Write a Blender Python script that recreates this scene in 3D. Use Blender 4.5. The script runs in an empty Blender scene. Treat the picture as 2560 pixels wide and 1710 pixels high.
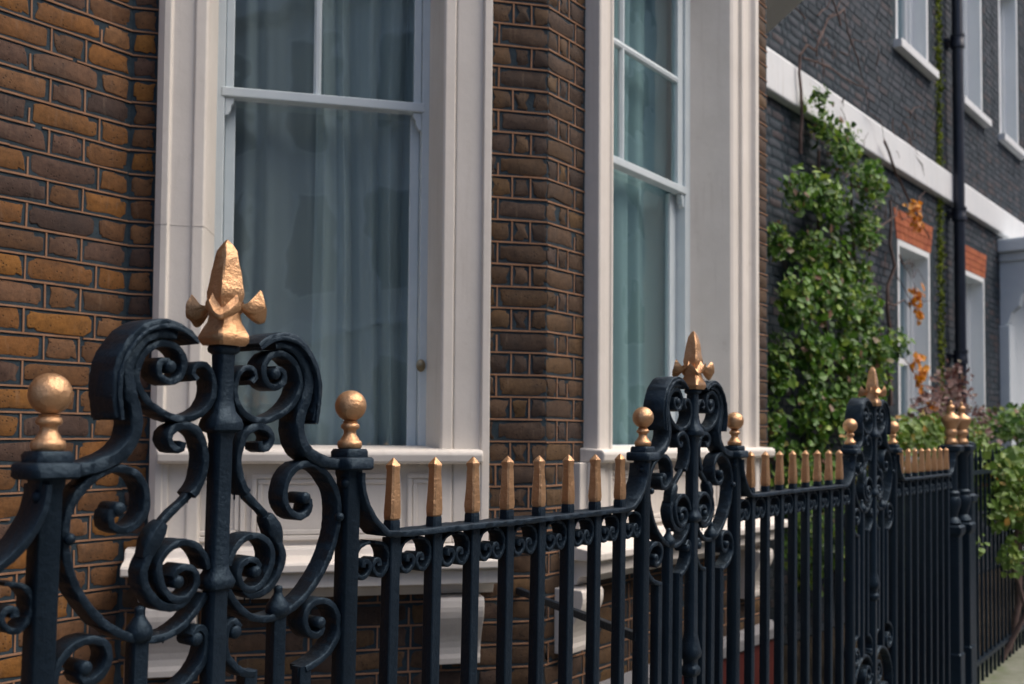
import bpy, math, random
from mathutils import Vector, Matrix
random.seed(7)
R = math.radians
H = 1.55                      # eye height above the pavement
sc = bpy.context.scene
col = sc.collection

# ------------------------------------------------------------------ camera
TH, PH, RO = R(36.4), R(2.25), R(0.43)
F0 = Vector((math.cos(TH), math.sin(TH), 0)); R0 = Vector((math.sin(TH), -math.cos(TH), 0)); U0 = Vector((0, 0, 1))
Fw = F0*math.cos(PH) + U0*math.sin(PH)
Up = U0*math.cos(PH) - F0*math.sin(PH)
cr = R0*math.cos(RO) + Up*math.sin(RO)
cu = Up*math.cos(RO) - R0*math.sin(RO)
cd = bpy.data.cameras.new('camera'); cam = bpy.data.objects.new('camera', cd); col.objects.link(cam)
cam.matrix_world = Matrix(((cr.x, cu.x, -Fw.x, 0), (cr.y, cu.y, -Fw.y, 0), (cr.z, cu.z, -Fw.z, H), (0, 0, 0, 1)))
cd.sensor_width = 36; cd.lens = 36*2520/2560; cd.shift_y = 136/2560
cd.clip_start = 0.05; cd.clip_end = 400
cd.dof.use_dof = True; cd.dof.focus_distance = 2.0; cd.dof.aperture_fstop = 4.9
sc.camera = cam

# ------------------------------------------------------------------ sky, sun, exposure
SUN_EL, SUN_AZ = R(54), R(148)          # azimuth clockwise from +Y: light comes over the street, from the right
w = bpy.data.worlds.new('World'); sc.world = w; w.use_nodes = True
nt = w.node_tree; nt.nodes.clear()
sky = nt.nodes.new('ShaderNodeTexSky'); sky.sky_type = 'NISHITA'; sky.sun_disc = False
sky.sun_elevation = SUN_EL; sky.sun_rotation = SUN_AZ; sky.air_density = 0.7; sky.dust_density = 5.0; sky.ozone_density = 1.0
bg = nt.nodes.new('ShaderNodeBackground'); bg.inputs['Strength'].default_value = 0.15
wo = nt.nodes.new('ShaderNodeOutputWorld')
nt.links.new(sky.outputs[0], bg.inputs[0]); nt.links.new(bg.outputs[0], wo.inputs[0])
sl = bpy.data.lights.new('sun', 'SUN'); sl.energy = 1.1; sl.angle = R(60); sl.color = (1.0, 0.95, 0.88)
so = bpy.data.objects.new('sun', sl); col.objects.link(so)
sd = Vector((math.sin(SUN_AZ)*math.cos(SUN_EL), math.cos(SUN_AZ)*math.cos(SUN_EL), math.sin(SUN_EL)))
so.rotation_euler = sd.to_track_quat('Z', 'Y').to_euler(); so.location = (3, -4, 12)
sc.view_settings.view_transform = 'Standard'; sc.view_settings.look = 'None'
sc.view_settings.exposure = 0.70; sc.view_settings.gamma = 1.0
sc.view_settings.use_curve_mapping = False

# ------------------------------------------------------------------ materials
MATS = {}
def newmat(name):
    m = bpy.data.materials.new(name); m.use_nodes = True
    n = m.node_tree.nodes; b = n['Principled BSDF']
    MATS[name] = m
    return m, n, m.node_tree.links, b
def N(n, typ, **kw):
    o = n.new(typ)
    for k, v in kw.items(): setattr(o, k, v)
    return o
def ramp(n, stops):
    r = n.new('ShaderNodeValToRGB'); e = r.color_ramp.elements
    e[0].position, e[0].color = stops[0][0], (*stops[0][1], 1)
    e[1].position, e[1].color = stops[-1][0], (*stops[-1][1], 1)
    for p, c in stops[1:-1]:
        x = e.new(p); x.color = (*c, 1)
    return r
def noise(n, l, scale, detail=5, rough=.6, coord=None, vec=None):
    x = n.new('ShaderNodeTexNoise'); x.inputs['Scale'].default_value = scale
    x.inputs['Detail'].default_value = detail; x.inputs['Roughness'].default_value = rough
    if vec: l.new(vec, x.inputs['Vector'])
    return x
def mixc(n, l, fac, a, b, mode='MIX'):
    m = n.new('ShaderNodeMix'); m.data_type = 'RGBA'; m.blend_type = mode
    for s, v in ((0, fac), (6, a), (7, b)):
        if isinstance(v, (int, float)): m.inputs[s].default_value = v
        elif isinstance(v, tuple): m.inputs[s].default_value = (*v, 1)
        else: l.new(v, m.inputs[s])
    return m.outputs[2]
def bump(n, l, h, strength, dist, b):
    x = n.new('ShaderNodeBump'); x.inputs['Strength'].default_value = strength; x.inputs['Distance'].default_value = dist
    l.new(h, x.inputs['Height']); l.new(x.outputs[0], b.inputs['Normal']); return x
def wpos(n): return n.new('ShaderNodeNewGeometry').outputs['Position']

def paint(name, c1, c2, rough, scale=9, metal=0.0, bstr=.25, bdist=.002, rvar=.15, spec=.5, stain=None, streak=None):
    m, n, l, b = newmat(name); p = wpos(n)
    a = noise(n, l, scale, 6, .62, vec=p); r = ramp(n, [(.32, c1), (.68, c2)]); l.new(a.outputs[0], r.inputs[0])
    c = r.outputs[0]
    if stain:
        s = noise(n, l, stain[1], 7, .7, vec=p); sr = ramp(n, [(stain[2], (0, 0, 0)), (stain[2]+.12, (1, 1, 1))]); l.new(s.outputs[0], sr.inputs[0])
        mm = n.new('ShaderNodeMath'); mm.operation = 'MULTIPLY'; mm.inputs[1].default_value = stain[3]; l.new(sr.outputs[0], mm.inputs[0])
        c = mixc(n, l, mm.outputs[0], c, stain[0])
    if streak:
        mp = n.new('ShaderNodeMapping'); mp.inputs['Scale'].default_value = (26, 26, 1.6); l.new(p, mp.inputs[0])
        s = noise(n, l, 1.0, 6, .65, vec=mp.outputs[0]); sr = ramp(n, [(.55, (0, 0, 0)), (.80, (1, 1, 1))]); l.new(s.outputs[0], sr.inputs[0])
        mm = n.new('ShaderNodeMath'); mm.operation = 'MULTIPLY'; mm.inputs[1].default_value = streak[1]; l.new(sr.outputs[0], mm.inputs[0])
        c = mixc(n, l, mm.outputs[0], c, streak[0])
    l.new(c, b.inputs['Base Color'])
    f = noise(n, l, scale*4.5, 5, .6, vec=p); mr = n.new('ShaderNodeMapRange')
    mr.inputs[3].default_value = rough-rvar/2; mr.inputs[4].default_value = rough+rvar/2
    l.new(f.outputs[0], mr.inputs[0]); l.new(mr.outputs[0], b.inputs['Roughness'])
    b.inputs['Metallic'].default_value = metal; b.inputs['Specular IOR Level'].default_value = spec
    g = noise(n, l, scale*7, 6, .65, vec=p); g2 = noise(n, l, scale*1.6, 3, .5, vec=p)
    ad = n.new('ShaderNodeMath'); ad.operation = 'ADD'; l.new(g.outputs[0], ad.inputs[0]); l.new(g2.outputs[0], ad.inputs[1])
    bump(n, l, ad.outputs[0], bstr, bdist, b)
    return m
IRON = paint('black_iron_paint', (.0038, .0084, .0155), (.0075, .0140, .0230), .47, 13, 0, .70, .0035, .24, .38, ((.040, .047, .052), 30, .64, .30))
def flecks(m, colr, scale, thr, amt):
    n, l = m.node_tree.nodes, m.node_tree.links; b = n['Principled BSDF']; src = b.inputs['Base Color'].links[0].from_socket
    x = noise(n, l, scale, 6, .75, vec=wpos(n)); r = ramp(n, [(thr, (0, 0, 0)), (thr+.05, (1, 1, 1))]); l.new(x.outputs[0], r.inputs[0])
    mm = n.new('ShaderNodeMath'); mm.operation = 'MULTIPLY'; mm.inputs[1].default_value = amt; l.new(r.outputs[0], mm.inputs[0])
    l.new(mixc(n, l, mm.outputs[0], src, colr), b.inputs['Base Color'])
flecks(IRON, (.085, .042, .022), 48, .73, .8)
IRON.node_tree.nodes['Principled BSDF'].inputs['Specular Tint'].default_value = (.55, .80, 1.0, 1)
GOLD = paint('gold_paint', (.53, .298, .148), (.63, .378, .208), .37, 16, .74, .75, .0035, .16, .5, ((.26, .12, .05), 34, .60, .55))
STUCCO = paint('white_stucco_paint', (.650, .605, .545), (.715, .668, .608), .62, 5, 0, .30, .003, .12, .35, ((.36, .29, .23), 9, .63, .38), streak=((.37, .31, .25), .30))
SASH = paint('white_sash_paint', (.53, .60, .63), (.60, .665, .685), .45, 8, 0, .2, .0015, .12, .45, ((.34, .34, .32), 18, .70, .5))
RIBBON = paint('tuck_pointing', (.22, .118, .068), (.32, .182, .112), .9, 18, 0, .4, .002, .1, .2)
SLATE_MORTAR = paint('dark_mortar', (.014, .026, .036), (.034, .052, .064), .85, 16, 0, .6, .004, .1, .25)
RED = paint('red_masonry_paint', (.075, .014, .012), (.10, .018, .014), .6, 8, 0, .3, .003, .1, .3)
GREYBAND = paint('grey_plinth_paint', (.17, .17, .18), (.23, .225, .23), .7, 7, 0, .3, .003, .1, .3)
STONE = paint('plinth_stone', (.15, .165, .11), (.24, .245, .20), .85, 6, 0, .5, .006, .1, .25, ((.10, .14, .05), 5, .5, .5))
PAVE = paint('pavement_slab', (.16, .155, .15), (.23, .225, .215), .85, 3, 0, .4, .004, .1, .25)
SOIL = paint('soil', (.03, .025, .018), (.06, .048, .035), .95, 5, 0, .8, .02, .05, .1)
BARK = paint('bark', (.10, .07, .06), (.19, .13, .115), .9, 12, 0, .6, .004, .1, .2)
DARKROOM = paint('room_wall', (.10, .10, .10), (.14, .14, .135), .9, 3)
PALE = paint('pale_render', (.50, .48, .45), (.60, .585, .55), .8, 1.2, 0, .2, .003, .1, .3, ((.3, .28, .25), 1.1, .58, .5))
OPPB = paint('pale_stucco', (.50, .50, .49), (.62, .61, .60), .85, 2.0)
WHITEP = paint('white_reveal_paint', (.68, .70, .71), (.75, .76, .76), .6, 3, 0, .15, .002, .1, .35, ((.45, .43, .38), 6, .62, .45), streak=((.45, .42, .36), .45))
WHITER = paint('fresh_white_paint', (.78, .80, .80), (.82, .84, .84), .55, 3)
PORCHP = paint('pale_blue_grey_paint', (.62, .68, .72), (.70, .75, .78), .5, 4, 0, .15, .002, .1, .4)
PIPE = paint('blue_black_pipe_paint', (.010, .014, .026), (.018, .024, .04), .35, 9, 0, .3, .002, .15, .5)
MOSS = paint('moss', (.09, .13, .010), (.18, .22, .022), .95, 14, 0, 1, .01, .05, .1)
TARMAC = paint('tarmac', (.04, .04, .042), (.065, .065, .065), .9, 10, 0, .5, .004, .1, .2)
DIRTLINE = paint('dirty_mastic', (.05, .04, .032), (.12, .095, .08), .95, 40, 0, .8, .003, .1, .1)
JOINT = paint('stone_joint', (.54, .50, .45), (.62, .575, .525), .8, 20)
BRASS = paint('tarnished_brass', (.22, .18, .11), (.34, .28, .18), .4, 30, .8)

def brickmat(name, stops, pit=.75, edge=.36, streak=.30):
    m, n, l, b = newmat(name)
    oi = n.new('ShaderNodeObjectInfo'); g = n.new('ShaderNodeNewGeometry')
    ad = n.new('ShaderNodeMath'); ad.operation = 'ADD'; l.new(oi.outputs['Random'], ad.inputs[0]); l.new(g.outputs['Random Per Island'], ad.inputs[1])
    fr = n.new('ShaderNodeMath'); fr.operation = 'FRACT'; l.new(ad.outputs[0], fr.inputs[0])
    rp = ramp(n, stops); l.new(fr.outputs[0], rp.inputs[0])
    p = g.outputs['Position']
    a = noise(n, l, 38, 9, .78, vec=p); ar = ramp(n, [(.28, (.30, .28, .27)), (.44, (.82, .80, .78)), (.60, (1.08, 1.05, 1.0)), (.78, (1.55, 1.46, 1.35))]); l.new(a.outputs[0], ar.inputs[0])
    c = mixc(n, l, 1.0, rp.outputs[0], ar.outputs[0], 'MULTIPLY')
    d = noise(n, l, 7, 4, .6, vec=p); dr = ramp(n, [(.45, (0, 0, 0)), (.72, (1, 1, 1))]); l.new(d.outputs[0], dr.inputs[0])
    dm = n.new('ShaderNodeMath'); dm.operation = 'MULTIPLY'; dm.inputs[1].default_value = edge; l.new(dr.outputs[0], dm.inputs[0])
    c = mixc(n, l, dm.outputs[0], c, (.020, .024, .027))
    v = n.new('ShaderNodeTexVoronoi'); v.inputs['Scale'].default_value = 75; l.new(p, v.inputs['Vector'])
    vr = ramp(n, [(.10, (1, 1, 1)), (.24, (0, 0, 0))]); l.new(v.outputs['Distance'], vr.inputs[0])
    vn = noise(n, l, 13, 2, .5, vec=p); vnr = ramp(n, [(.44, (0, 0, 0)), (.52, (1, 1, 1))]); l.new(vn.outputs[0], vnr.inputs[0])
    pm = n.new('ShaderNodeMath'); pm.operation = 'MULTIPLY'; l.new(vr.outputs[0], pm.inputs[0]); l.new(vnr.outputs[0], pm.inputs[1])
    pm2 = n.new('ShaderNodeMath'); pm2.operation = 'MULTIPLY'; pm2.inputs[1].default_value = pit; l.new(pm.outputs[0], pm2.inputs[0])
    c = mixc(n, l, pm2.outputs[0], c, (.012, .009, .007))
    mp = n.new('ShaderNodeMapping'); mp.inputs['Scale'].default_value = (55, 55, 7); l.new(p, mp.inputs[0])
    sn = noise(n, l, 1.0, 5, .6, vec=mp.outputs[0]); sr = ramp(n, [(.60, (0, 0, 0)), (.78, (1, 1, 1))]); l.new(sn.outputs[0], sr.inputs[0])
    sm2 = n.new('ShaderNodeMath'); sm2.operation = 'MULTIPLY'; sm2.inputs[1].default_value = streak; l.new(sr.outputs[0], sm2.inputs[0])
    c = mixc(n, l, sm2.outputs[0], c, (.26, .19, .14))
    l.new(c, b.inputs['Base Color']); b.inputs['Roughness'].default_value = .82; b.inputs['Specular IOR Level'].default_value = .3
    h = noise(n, l, 60, 7, .7, vec=p); sb = n.new('ShaderNodeMath'); sb.operation = 'SUBTRACT'; l.new(h.outputs[0], sb.inputs[0]); l.new(pm2.outputs[0], sb.inputs[1])
    bump(n, l, sb.outputs[0], .45, .005, b)
    return m
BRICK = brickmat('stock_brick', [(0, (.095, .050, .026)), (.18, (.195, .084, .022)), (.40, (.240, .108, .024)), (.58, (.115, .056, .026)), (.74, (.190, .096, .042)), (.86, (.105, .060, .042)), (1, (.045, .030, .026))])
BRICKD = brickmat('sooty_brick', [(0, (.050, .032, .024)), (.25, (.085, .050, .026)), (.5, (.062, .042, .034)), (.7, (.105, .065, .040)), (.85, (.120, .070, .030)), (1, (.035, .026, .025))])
NBRICK = brickmat('black_stained_brick', [(0, (.030, .042, .056)), (.4, (.052, .068, .088)), (.7, (.066, .076, .096)), (.9, (.080, .068, .074)), (1, (.044, .056, .072))], .3, .3, .05)
REDBRICK = brickmat('red_rubbed_brick', [(0, (.42, .125, .055)), (.5, (.50, .155, .070)), (1, (.36, .10, .05))], .1, .1, .05)

def leafmat(name, stops, trans=.25, rough=.55):
    m, n, l, b = newmat(name)
    g = n.new('ShaderNodeNewGeometry'); rp = ramp(n, stops); l.new(g.outputs['Random Per Island'], rp.inputs[0])
    l.new(rp.outputs[0], b.inputs['Base Color']); b.inputs['Roughness'].default_value = rough
    t = n.new('ShaderNodeBsdfTranslucent'); l.new(rp.outputs[0], t.inputs[0])
    mx = n.new('ShaderNodeMixShader'); mx.inputs[0].default_value = trans
    o = n['Material Output']; l.new(b.outputs[0], mx.inputs[1]); l.new(t.outputs[0], mx.inputs[2]); l.new(mx.outputs[0], o.inputs[0])
    return m
LEAF = leafmat('ivy_leaf', [(0, (.024, .070, .009)), (.4, (.070, .180, .018)), (.75, (.145, .280, .034)), (.93, (.29, .40, .055)), (.97, (.16, .10, .05)), (1, (.20, .09, .05))])
LEAF2 = leafmat('hedge_leaf', [(0, (.075, .150, .016)), (.5, (.125, .225, .028)), (.9, (.20, .29, .045)), (1, (.42, .18, .03))])
LEAFO = leafmat('orange_leaf', [(0, (.60, .22, .010)), (.5, (.75, .33, .018)), (1, (.50, .15, .012))], .3)
LEAFP = leafmat('russet_leaf', [(0, (.13, .055, .045)), (.5, (.19, .09, .075)), (.8, (.22, .13, .11)), (1, (.09, .10, .03))])

def glassmat():
    m, n, l, b = newmat('window_glass'); n.remove(b)
    g = n.new('ShaderNodeBsdfGlossy'); g.inputs['Roughness'].default_value = .015; g.inputs['Color'].default_value = (.92, .97, 1, 1)
    t = n.new('ShaderNodeBsdfTransparent'); t.inputs[0].default_value = (.93, .97, .97, 1)
    lw = n.new('ShaderNodeLayerWeight'); lw.inputs[0].default_value = .5
    pw = n.new('ShaderNodeMath'); pw.operation = 'POWER'; pw.inputs[1].default_value = 5.0; l.new(lw.outputs['Facing'], pw.inputs[0])
    ml = n.new('ShaderNodeMath'); ml.operation = 'MULTIPLY_ADD'; ml.inputs[1].default_value = .90; ml.inputs[2].default_value = .07; l.new(pw.outputs[0], ml.inputs[0])
    nz = noise(n, l, 3.0, 2, .5, vec=wpos(n)); bp = n.new('ShaderNodeBump'); bp.inputs['Strength'].default_value = .16; bp.inputs['Distance'].default_value = .02
    l.new(nz.outputs[0], bp.inputs['Height']); l.new(bp.outputs[0], g.inputs['Normal'])
    mx = n.new('ShaderNodeMixShader'); l.new(ml.outputs[0], mx.inputs[0]); l.new(t.outputs[0], mx.inputs[1]); l.new(g.outputs[0], mx.inputs[2])
    l.new(mx.outputs[0], n['Material Output'].inputs[0]); return m
GLASS = glassmat()
def curtainmat(name, colr, op):
    m, n, l, b = newmat(name); n.remove(b)
    d = n.new('ShaderNodeBsdfDiffuse'); d.inputs[0].default_value = (*colr, 1)
    tl = n.new('ShaderNodeBsdfTranslucent'); tl.inputs[0].default_value = (*colr, 1)
    tr = n.new('ShaderNodeBsdfTransparent')
    a = n.new('ShaderNodeMixShader'); a.inputs[0].default_value = .35; l.new(d.outputs[0], a.inputs[1]); l.new(tl.outputs[0], a.inputs[2])
    lw = n.new('ShaderNodeLayerWeight'); lw.inputs[0].default_value = .35
    mr = n.new('ShaderNodeMapRange'); mr.inputs[3].default_value = op; mr.inputs[4].default_value = 1.0; l.new(lw.outputs['Facing'], mr.inputs[0])
    x = n.new('ShaderNodeMixShader'); l.new(mr.outputs[0], x.inputs[0]); l.new(tr.outputs[0], x.inputs[1]); l.new(a.outputs[0], x.inputs[2])
    l.new(x.outputs[0], n['Material Output'].inputs[0]); return m
NET = curtainmat('net_curtain', (.68, .75, .75), .70)
NETL = curtainmat('thin_net_curtain', (.62, .68, .69), .54)
NET2 = curtainmat('teal_net_curtain', (.42, .58, .585), .84)

# ------------------------------------------------------------------ mesh helpers
class MB:
    def __init__(s): s.v = []; s.f = []
    def add(s, vs, fs):
        o = len(s.v); s.v += [tuple(p) for p in vs]; s.f += [tuple(i+o for i in f) for f in fs]; return s
    def box(s, x0, x1, y0, y1, z0, z1, fr=None):
        vs = [(x, y, z) for z in (z0, z1) for y in (y0, y1) for x in (x0, x1)]
        if fr: vs = [fr(*p) for p in vs]
        return s.add(vs, [(0, 2, 3, 1), (4, 5, 7, 6), (0, 1, 5, 4), (2, 6, 7, 3), (0, 4, 6, 2), (1, 3, 7, 5)])
    def rings(s, rings, cap=True):
        n = len(rings[0]); vs = [p for r in rings for p in r]; fs = []
        for i in range(len(rings)-1):
            for j in range(n):
                k = (j+1) % n; fs.append((i*n+j, i*n+k, (i+1)*n+k, (i+1)*n+j))
        if cap: fs.append(tuple(range(n-1, -1, -1))); fs.append(tuple((len(rings)-1)*n+j for j in range(n)))
        return s.add(vs, fs)
    def lathe(s, prof, n=24, c=(0, 0, 0)):
        return s.rings([[(c[0]+r*math.cos(2*math.pi*j/n), c[1]+r*math.sin(2*math.pi*j/n), c[2]+z) for j in range(n)] for r, z in prof])
    def sq(s, prof, ch=.22, c=(0, 0, 0), jit=0, rot=0):
        """square loft with chamfered corners: prof = (half width, z)"""
        rs = []
        for h, z in prof:
            k = h*(1-ch); pts = [(h, -k), (h, k), (k, h), (-k, h), (-h, k), (-h, -k), (-k, -h), (k, -h)]
            if rot: pts = [(x*math.cos(rot)-y*math.sin(rot), x*math.sin(rot)+y*math.cos(rot)) for x, y in pts]
            rs.append([(c[0]+x+random.uniform(-jit, jit), c[1]+y+random.uniform(-jit, jit), c[2]+z+random.uniform(-jit, jit)*.5) for x, y in pts])
        return s.rings(rs)
    def extrude(s, prof, z0, z1, fr):
        """closed profile in (a, out) carried from z0 to z1"""
        return s.rings([[fr(a, o, z0) for a, o in prof], [fr(a, o, z1) for a, o in prof]])
    def run(s, prof, a0, a1, fr):
        """closed profile in (out, z) carried along the wall from a0 to a1"""
        return s.rings([[fr(a0, o, z) for o, z in prof], [fr(a1, o, z) for o, z in prof]])
    def sweep(s, path, w, t, yc=0, ta=1.0, tb=1.0, step=.006, jit=.0006, bulge=None, wa=1.0, wb=1.0):
        P = crom(path, step); n = len(P); rs = []; lp = random.uniform(0, 6)
        for i, (x, z) in enumerate(P):
            a = P[max(0, i-1)]; b = P[min(n-1, i+1)]; dx, dz = b[0]-a[0], b[1]-a[1]; L = math.hypot(dx, dz) or 1
            nx, nz = -dz/L, dx/L; u = i/(n-1)
            tt = t*(ta+(1-ta)*min(1, u*4))*(tb+(1-tb)*min(1, (1-u)*4))/2
            ww = w*(wa+(1-wa)*min(1, u*4))*(wb+(1-wb)*min(1, (1-u)*4))/2
            tt *= 1+.030*math.sin(i*.9+lp)+.035*math.sin(i*.37+lp*2)
            if bulge: k = bulge(u); tt *= k; ww *= min(1.0, .55+.45*k)
            c = min(tt, ww)*.32
            q = [(tt, -ww+c), (tt, ww-c), (tt-c, ww), (-tt+c, ww), (-tt, ww-c), (-tt, -ww+c), (-tt+c, -ww), (tt-c, -ww)]
            rs.append([(x+nx*e+random.uniform(-jit, jit), yc+y+random.uniform(-jit, jit), z+nz*e+random.uniform(-jit, jit)) for e, y in q])
        return s.rings(rs)
    def eye(s, p, r, w, yc):
        n = 14; ring = lambda rr, y: [(p[0]+rr*math.cos(2*math.pi*j/n), y, p[1]+rr*math.sin(2*math.pi*j/n)) for j in range(n)]
        h = w/2; return s.rings([ring(.3*r, yc-h-.0035), ring(.8*r, yc-h-.002), ring(r, yc-h+.001), ring(r, yc+h), ring(.8*r, yc+h+.002)])
    def tube(s, pts, r0, r1, n=6):
        rs = []; m = len(pts)
        for i, p in enumerate(pts):
            a = Vector(pts[max(0, i-1)]); b = Vector(pts[min(m-1, i+1)]); d = (b-a).normalized()
            e = d.orthogonal().normalized(); g = d.cross(e); r = r0+(r1-r0)*i/(m-1)
            rs.append([tuple(Vector(p)+e*r*math.cos(2*math.pi*j/n)+g*r*math.sin(2*math.pi*j/n)) for j in range(n)])
        return s.rings(rs)
    def mesh(s, name, smooth=None):
        me = bpy.data.meshes.new(name); me.from_pydata(s.v, [], s.f); me.validate(); me.update()
        if smooth is not None:
            me.polygons.foreach_set('use_smooth', [True]*len(me.polygons)); me.set_sharp_from_angle(angle=R(smooth))
        return me
def crom(P, step):
    out = []
    Q = [P[0]]+list(P)+[P[-1]]
    for i in range(1, len(Q)-2):
        p0, p1, p2, p3 = Q[i-1], Q[i], Q[i+1], Q[i+2]
        L = math.hypot(p2[0]-p1[0], p2[1]-p1[1]); k = max(1, int(L/step))
        for j in range(k):
            t = j/k
            out.append(tuple(.5*((2*p1[c])+(-p0[c]+p2[c])*t+(2*p0[c]-5*p1[c]+4*p2[c]-p3[c])*t*t+(-p0[c]+3*p1[c]-3*p2[c]+p3[c])*t**3) for c in range(2)))
    out.append(tuple(P[-1])); return out
def link(name, me, mat=None, parent=None, loc=(0, 0, 0), rot=None):
    o = bpy.data.objects.new(name, me); col.objects.link(o)
    if mat and not me.materials: me.materials.append(mat)
    o.location = loc
    if rot: o.rotation_euler = rot
    if parent: o.parent = parent
    return o
def part(name, mb, mat, parent=None, smooth=None, bevel=None, loc=(0, 0, 0), label=None):
    o = link(name, mb.mesh(name, smooth), mat, parent, loc)
    if bevel:
        b = o.modifiers.new('bevel', 'BEVEL'); b.width = bevel; b.segments = 2; b.limit_method = 'ANGLE'; b.angle_limit = R(35)
    if label: o['label'] = label
    return o
def thing(name, label, cat, loc=(0, 0, 0), group=None):
    o = bpy.data.objects.new(name, None); col.objects.link(o); o.location = loc; o.empty_display_size = .1
    o['label'] = label; o['category'] = cat
    if group: o['group'] = group
    return o
def tag(o, label, cat, group=None):
    o['label'] = label; o['category'] = cat
    if group: o['group'] = group
    return o

# ------------------------------------------------------------------ the ground
def struct(name, mb, mat): o = part(name, mb, mat); o['kind'] = 'structure'; return o
g = MB(); g.add([(-150, -150, -.02), (200, -150, -.02), (200, 150, -.02), (-150, 150, -.02)], [(0, 1, 2, 3)]); struct('ground', g, SOIL)
g = MB(); g.box(-40, 60, -6.8, -2.0, -.018, -.01); struct('road', g, TARMAC)
pv = MB(); pv.box(-40, 60, -2.0, 1.07, -.015, -.008); pav = struct('pavement', pv, SLATE_MORTAR)
slab = MB(); slab.box(0, .745, 0, .605, -.008, 0); sm = slab.mesh('paving_slab'); sm.materials.append(PAVE)
for i in range(-3, 16):
    for j in range(5):
        link('paving_slab', sm, None, pav, (i*.755+(.37 if j % 2 else 0), -1.99+j*.612, random.uniform(-.002, .002)))
g = MB(); g.box(-40, 60, -2.16, -2.0, -.015, .1); struct('kerb', g, STONE)

# ------------------------------------------------------------------ the brick house with the bay
house = thing('brick_house', 'brown stock brick house with canted bay, tuck pointed joints and white stone window surrounds', 'house', (0, 2.9, 0))
class Face:
    """vertical wall plane: a along the wall, out towards the street, z above eye level"""
    def __init__(s, x, y, deg):
        a = R(deg); s.p = (x, y); s.d = (math.cos(a), -math.sin(a)); s.n = (-math.sin(a), -math.cos(a)); s.rz = -a
    def __call__(s, a, o, z):
        return (s.p[0]+s.d[0]*a+s.n[0]*o, s.p[1]+s.d[1]*a+s.n[1]*o-2.9, z+H)     # local to the house
    def box(s, mb, a0, a1, o0, o1, z0, z1): return mb.box(a0, a1, o0, o1, z0, z1, s)
S1 = 1.394
FL = Face(1.85, 2.9, 0)                    # main wall, a runs negative to the left
FC = Face(1.85, 2.9, 40)                   # canted side of the bay
c2 = (1.85+FC.d[0]*S1, 2.9+FC.d[1]*S1)
FF = Face(c2[0], c2[1], 0)                 # front of the bay
FW = 2.0                                   # width of the bay front
ZB, ZT = -1.56, 9.0
def wallpart(name, boxes, fc, label=None):
    m = MB()
    for a0, a1, z0, z1, dp in boxes: fc.box(m, a0, a1, -dp, 0, z0, z1)
    return part(name, m, SLATE_MORTAR, house, label=label)
wL = wallpart('main_wall', [(-6, 0, ZB, ZT, .3)], FL)
WO1 = (.12, 1.15, -.46, 2.3)                # masonry opening of the canted window
wC = wallpart('canted_wall', [(0, WO1[0], ZB, ZT, .11), (WO1[1], S1, ZB, ZT, .11), (WO1[0]+.001, WO1[1]-.001, ZB, WO1[2], .11), (WO1[0]+.001, WO1[1]-.001, WO1[3], ZT, .11)], FC)
WO2 = (.33, 1.66, -.46, 2.3)
wF = wallpart('front_wall', [(0, WO2[0], ZB, ZT, .11), (WO2[1], FW, ZB, ZT, .11), (WO2[0]+.001, WO2[1]-.001, ZB, WO2[2], .11), (WO2[0]+.001, WO2[1]-.001, WO2[3], ZT, .11)], FF)
FR = Face(c2[0]+FW, c2[1], -40)
wR = wallpart('far_canted_wall', [(0, S1, ZB, ZT, .11)], FR)
m = MB(); m.box(c2[0]+FW+1.0, 6.2, 0, .3, ZB+H, ZT+H); part('side_wall', m, SLATE_MORTAR, house)
m = MB(); m.box(-4.3, 6.2, -1.0, 8, ZT+H+.001, ZT+H+.2); part('roof', m, SLATE_MORTAR, house)

# bricks: worn face with an uneven outline, sides run back below the mortar
BC = {}
def brickmesh(wd, ht, k, mat):
    key = (round(wd, 3), round(ht, 3), k, mat.name)
    if key in BC: return BC[key]
    rnd = random.Random(hash((round(wd*1000), k)) & 0xffff)
    n = 18; face = []; ph = [rnd.uniform(0, 6.28) for _ in range(3)]
    hw, hh = wd/2-.0045, ht/2-.0045
    for i in range(n):
        a = 2*math.pi*(i+.5)/n; c, s_ = math.cos(a), math.sin(a)
        e = .30; x = hw*math.copysign(abs(c)**e, c); y = hh*math.copysign(abs(s_)**e, s_)
        ins = .0052*(1+math.sin(3*a+ph[0]))*.5+.0042*(1+math.sin(5*a+ph[1]))*.5+rnd.uniform(0, .0026)+(.007 if rnd.random() < .10 else 0)
        face.append((x-math.copysign(ins, x), y-math.copysign(ins*.8, y)))
    m = MB()
    r0 = [(x*1.015, .004, y*1.03) for x, y in face]
    r1 = [(x, -.0010, y) for x, y in face]
    r2 = [(x*.965, -.0019-rnd.uniform(0, .0006), y*.90) for x, y in face]
    m.rings([r0, r1, r2], cap=False); m.f.append(tuple(range(2*n, 3*n)))
    me = m.mesh('brick', 50); me.materials.append(mat); BC[key] = me; return me
CO = .0775; Z0 = .0577
rib = {}
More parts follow.
